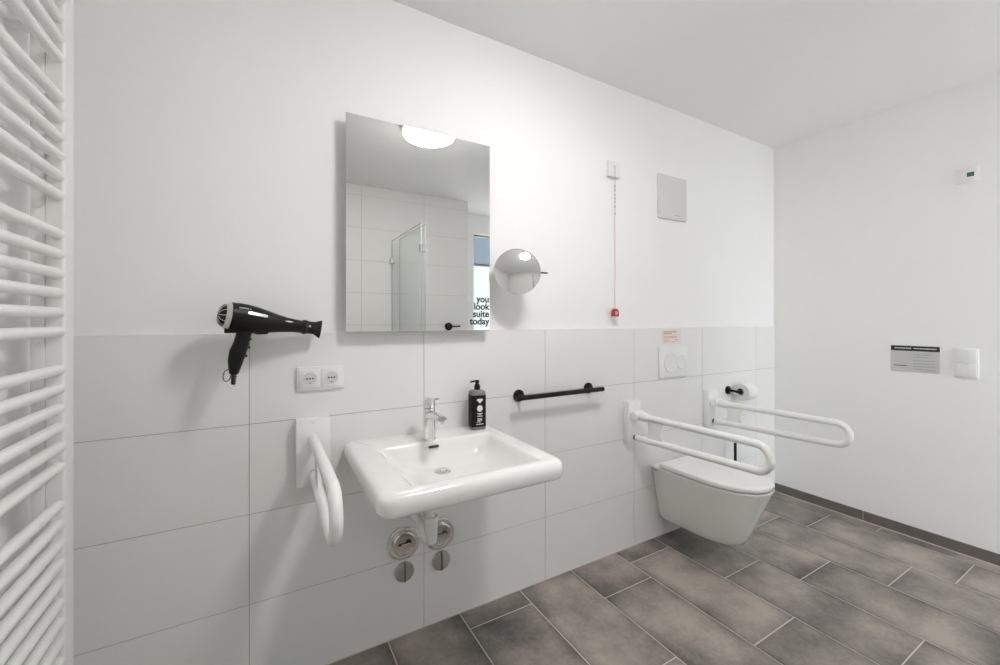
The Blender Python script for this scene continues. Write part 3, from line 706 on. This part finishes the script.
# ------------------------------------------------------------------ chrome valve covers under the basin
def big_cover(cx, cz, label):
    t = thing('valve_cover', label, 'valve cover', (cx, D, cz-.063), 'large round valve covers')
    b = new(); add_lathe(b, (cx, D, cz), (0, -1, 0), [(0, .066), (.005, .066), (.011, .063), (.013, .056), (.011, .050), (.011, .045)], 60); obj('outer_ring', b, 'chrome', t)
    b = new(); add_lathe(b, (cx, D-.008, cz), (0, -1, 0), [(0, .0455), (.009, .0445), (.012, .040), (.0105, .036), (.0105, .001)], 56); cp = obj('centre_cap', b, 'steel', t)
    b = new(); o = [(cx-.026, D-.0188, cz-.003), (cx+.026, D-.0188, cz-.003), (cx+.027, D-.0188, cz+.004), (cx+.020, D-.0188, cz+.014), (cx+.006, D-.0188, cz+.016), (cx+.004, D-.0188, cz+.006), (cx-.022, D-.0188, cz+.006)]
    add_prism(b, o, (0, -.0012, 0)); obj('key_slot', b, 'darkmetal', cp, smooth=None)
    b = new(); add_box(b, cx-.014, cx+.022, D-.024, D-.019, cz-.001, cz+.003, .001, 1); obj('slot_bar', b, 'chrome', cp)
def small_cover(cx, cz, label):
    t = thing('shutoff_valve', label, 'shutoff valve', (cx, D, cz-.038), 'small round shutoff valves')
    b = new(); add_lathe(b, (cx, D, cz), (0, -1, 0), [(0, .0385), (.010, .0385), (.013, .0365), (.0135, .030), (.0135, .001)], 44); obj('knob_disc', b, 'steel', t)
    b = new(); add_box(b, cx-.0015, cx+.0015, D-.0175, D-.013, cz-.037, cz+.037, .0005, 1); obj('centre_slot', b, 'darkmetal', t, smooth=None)
big_cover(.475, .369, 'large chrome round valve cover, the left one under the washbasin')
big_cover(.627, .366, 'large chrome round valve cover partly behind the white waste pipe')
small_cover(.478, .254, 'small grey metal knob below the left large valve cover')
small_cover(.632, .254, 'small grey metal knob below the large valve cover behind the waste pipe')

# ------------------------------------------------------------------ right wall: notice, switch, signal
t = thing('notice_plate', 'grey notice plate with a black header strip on the right white wall', 'notice', (XR, .855, .95))
xw = XR
b = new(); add_box(b, xw-.003, xw, .7535, .9565, .949, 1.098, .0008, 1); np_ = obj('plate', b, 'signgrey', t, smooth=None)
b = new(); add_box(b, xw-.0037, xw-.0028, .7535, .9565, 1.069, 1.098); hs = obj('header_strip', b, 'ink_black', t, smooth=None)
def ln(bm, ya, yb, z, hg, rng, mn=.005, mx=.016, gap=.002):   # words as short strokes running from ya down to yb
    y = ya
    while y > yb:
        w = rng.uniform(mn, mx); add_box(bm, xw-.0042, xw-.0035 if hg > .003 else xw-.0036, max(y-w, yb), y, z, z+hg); y -= w+gap
rg = random.Random(5)
b = new(); ln(b, .940, .868, 1.081, .0055, rg, .003, .007, .0015); ln(b, .858, .766, 1.081, .0055, rg, .003, .007, .0015); obj('header_lettering', b, 'ink_white', hs, smooth=None)
b = new()
def ln2(ya, yb, z, hg):
    y = ya
    while y > yb:
        w = rg.uniform(.006, .016); add_box(b, xw-.0036, xw-.0029, max(y-w, yb), y, z, z+hg); y -= w+.002
for z, e in ((1.047, .785), (1.032, .80), (1.014, .775), (.997, .772), (.980, .772), (.964, .768)): ln2(.862, e, z, .0032)
obj('printed_lines', b, 'ink_grey', np_, smooth=None)
b = new(); ln2(.938, .90, 1.004, .002)
obj('printed_lines', b, 'ink_grey', np_, smooth=None)
b = new(); add_box(b, xw-.0036, xw-.0029, .886, .944, .981, .9845); obj('footer_line', b, 'ink_black', np_, smooth=None)

t = thing('light_switch', 'white double light switch right of the grey notice on the white wall', 'switch', (XR, .655, .94))
b = new(); add_box(b, xw-.008, xw, .611, .698, .939, 1.096, .002, 2); obj('switch_frame', b, 'plastic', t)
for z0, z1 in ((.944, 1.0165), (1.0185, 1.091)):
    b = new(); add_box(b, xw-.0115, xw-.0075, .617, .692, z0, z1, .0015, 2); rk = obj('rocker', b, 'plastic', t)
b = new(); add_box(b, xw-.0122, xw-.0112, .6475, .6485, 1.02, 1.09); add_box(b, xw-.0122, xw-.0112, .6475, .6485, .946, 1.015); obj('rocker_line', b, 'plastic2', rk, smooth=None)

t = thing('alarm_signal_unit', 'small white signal box with a green display, high on the right wall', 'signal box', (XR, .65, 1.975))
b = new(); add_box(b, xw-.007, xw, .608, .692, 1.972, 2.056, .002, 2); obj('unit_housing', b, 'plastic', t)
b = new(); add_box(b, xw-.009, xw-.0065, .615, .685, 1.979, 2.049, .001, 2); obj('front_panel', b, 'plastic', t)
b = new(); add_box(b, xw-.0102, xw-.0088, .626, .652, 2.002, 2.024, .0005, 1); gd = obj('display', b, 'greend', t, smooth=None)
b = new(); add_box(b, xw-.0108, xw-.0101, .631, .647, 2.009, 2.0115); add_box(b, xw-.0108, xw-.0101, .634, .642, 2.014, 2.0165); obj('display_light', b, 'green', gd, smooth=None)

# ------------------------------------------------------------------ towel radiator on the left wall
t = thing('towel_radiator', 'tall white towel radiator with round horizontal bars on the left wall', 'radiator', (-.45, 1.13, .15))
YC0, YC1 = 1.400, 1.458; XF = -.4246
zlist = []
z_of = lambda y: H-(y-320)/410*(.497*-.430+.8675*1.405)
for grp in ((-38, -18.5, 1, 20.5, 40, 60), (99, 119, 138.5, 157.5, 177, 196.5), (234.5, 254.5, 274, 293.3, 312.5, 331.5), (369.5, 388.5, 408, 427, 446.5, 466), tuple(504+19.45*k for k in range(13))):
    for y in grp: zlist.append(z_of(y))
YN = .86   # near collector (outside the frame)
def collector(y0, y1):
    b = new(); xf, xb = XF, -.4575
    R_ = []
    for z in (.16, .163, 2.165, 2.168):
        i = .003 if z in (.16, 2.168) else 0
        ring = []
        ym = (y0+y1)/2; hw = (y1-y0)/2-i
        ring += [(xb+i, ym-hw, z), (xb+i, ym+hw, z)]
        for k in range(7):
            a = PI/2*k/6; ring.append((xf-.007+.007*math.sin(a)-i, ym+hw-.007+.007*math.cos(a), z))
        for k in range(7):
            a = PI/2*k/6; ring.append((xf-.007+.007*math.cos(a)-i, ym-hw+.007-.007*math.sin(a), z))
        R_.append(ring)
    loft(b, R_); return obj('collector', b, 'radpaint', t, smooth=35)
c1 = collector(YC0, YC1); c2 = collector(YN-.055, YN)
for (ya, yb) in ((1.397, 1.440), (YN-.045, YN)):
    b = new(); add_box(b, -.484, -.4585, ya, yb, .16, 2.165, .003, 2); obj('rear_rail', b, 'radpaint', t)
for z in zlist:
    b = new()
    add_tube(b, [(-.4365, YN-.004, z), (-.4365, YC0+.003, z)], .0125, 20)
    obj('bar', b, 'radpaint', t, smooth=60)
for z in (.45, 1.95):
    for y in (1.42, .835):
        b = new(); add_tube(b, [(XL, y, z), (-.483, y, z)], .011, 16); obj('wall_fixing', b, 'radpaint', t)

# ------------------------------------------------------------------ shower screen and mixer behind the camera (seen in the mirror)
GX = 1.050
t = thing('shower_screen', 'clear glass folding shower screen with chrome hinges, seen in the mirror', 'shower screen', (GX, YF, 0))
def pane(x, y0, y1, name):
    b = new(); add_box(b, x-.004, x+.004, y0, y1, .012, 2.0); p = obj(name, b, 'glass', t, smooth=None)
    b = new()
    for ye in (y0, y1): add_box(b, x-.0042, x+.0042, ye-.0012, ye+.0012, .012, 2.0)
    add_box(b, x-.0042, x+.0042, y0, y1, 1.999, 2.001)
    obj('pane_edge', b, 'gedge', p, smooth=None)
pane(GX, -.775, .060, 'glass_pane'); pane(GX+.04, -.66, .040, 'glass_pane')
for z in (.25, 1.81):
    b = new(); add_box(b, GX-.018, GX+.018, YF, -.75, z-.030, z+.030, .003, 1); obj('hinge', b, 'chrome', t)
    b = new(); add_box(b, GX-.012, GX+.052, -.005, .045, z-.028, z+.028, .003, 1); obj('hinge', b, 'chrome', t)
t = thing('shower_mixer', 'black round lever fitting on the opposite tiled wall, seen in the mirror', 'shower fitting', (1.64, YF, 1.18))
b = new(); add_lathe(b, (1.64, YF, 1.18), (0, 1, 0), [(0, .040), (.014, .040), (.018, .036), (.018, .024), (.055, .024), (.058, .018)], 36); obj('mixer_body', b, 'black', t)
b = new(); add_tube(b, [(1.64, YF+.045, 1.18), (1.75, YF+.055, 1.183)], .008, 16, round_end=.002); obj('mixer_lever', b, 'black', t)

# ------------------------------------------------------------------ world, camera, colour management
w = bpy.data.worlds.new('sky'); sc.world = w; w.use_nodes = True
bg = w.node_tree.nodes['Background']; bg.inputs['Color'].default_value = (.89, .935, 1., 1); bg.inputs['Strength'].default_value = 8.2

cam = bpy.data.cameras.new('camera'); co = bpy.data.objects.new('camera', cam); C.objects.link(co)
co.location = (0, 0, H); co.rotation_euler = (PI/2, 0, -math.radians(90-60.169))
cam.sensor_fit = 'HORIZONTAL'; cam.sensor_width = 36; cam.lens = 410/1000*36; cam.shift_y = -12.5/1000; cam.clip_start = .01
sc.camera = co
sc.view_settings.view_transform = 'Standard'; sc.view_settings.look = 'None'; sc.view_settings.exposure = 0.34; sc.view_settings.gamma = 1
sc.view_settings.use_curve_mapping = False
cy_ = sc.cycles
cy_.use_denoising = True
cy_.max_bounces = 12; cy_.diffuse_bounces = 8; cy_.glossy_bounces = 6; cy_.transparent_max_bounces = 12
cy_.sample_clamp_indirect = 6
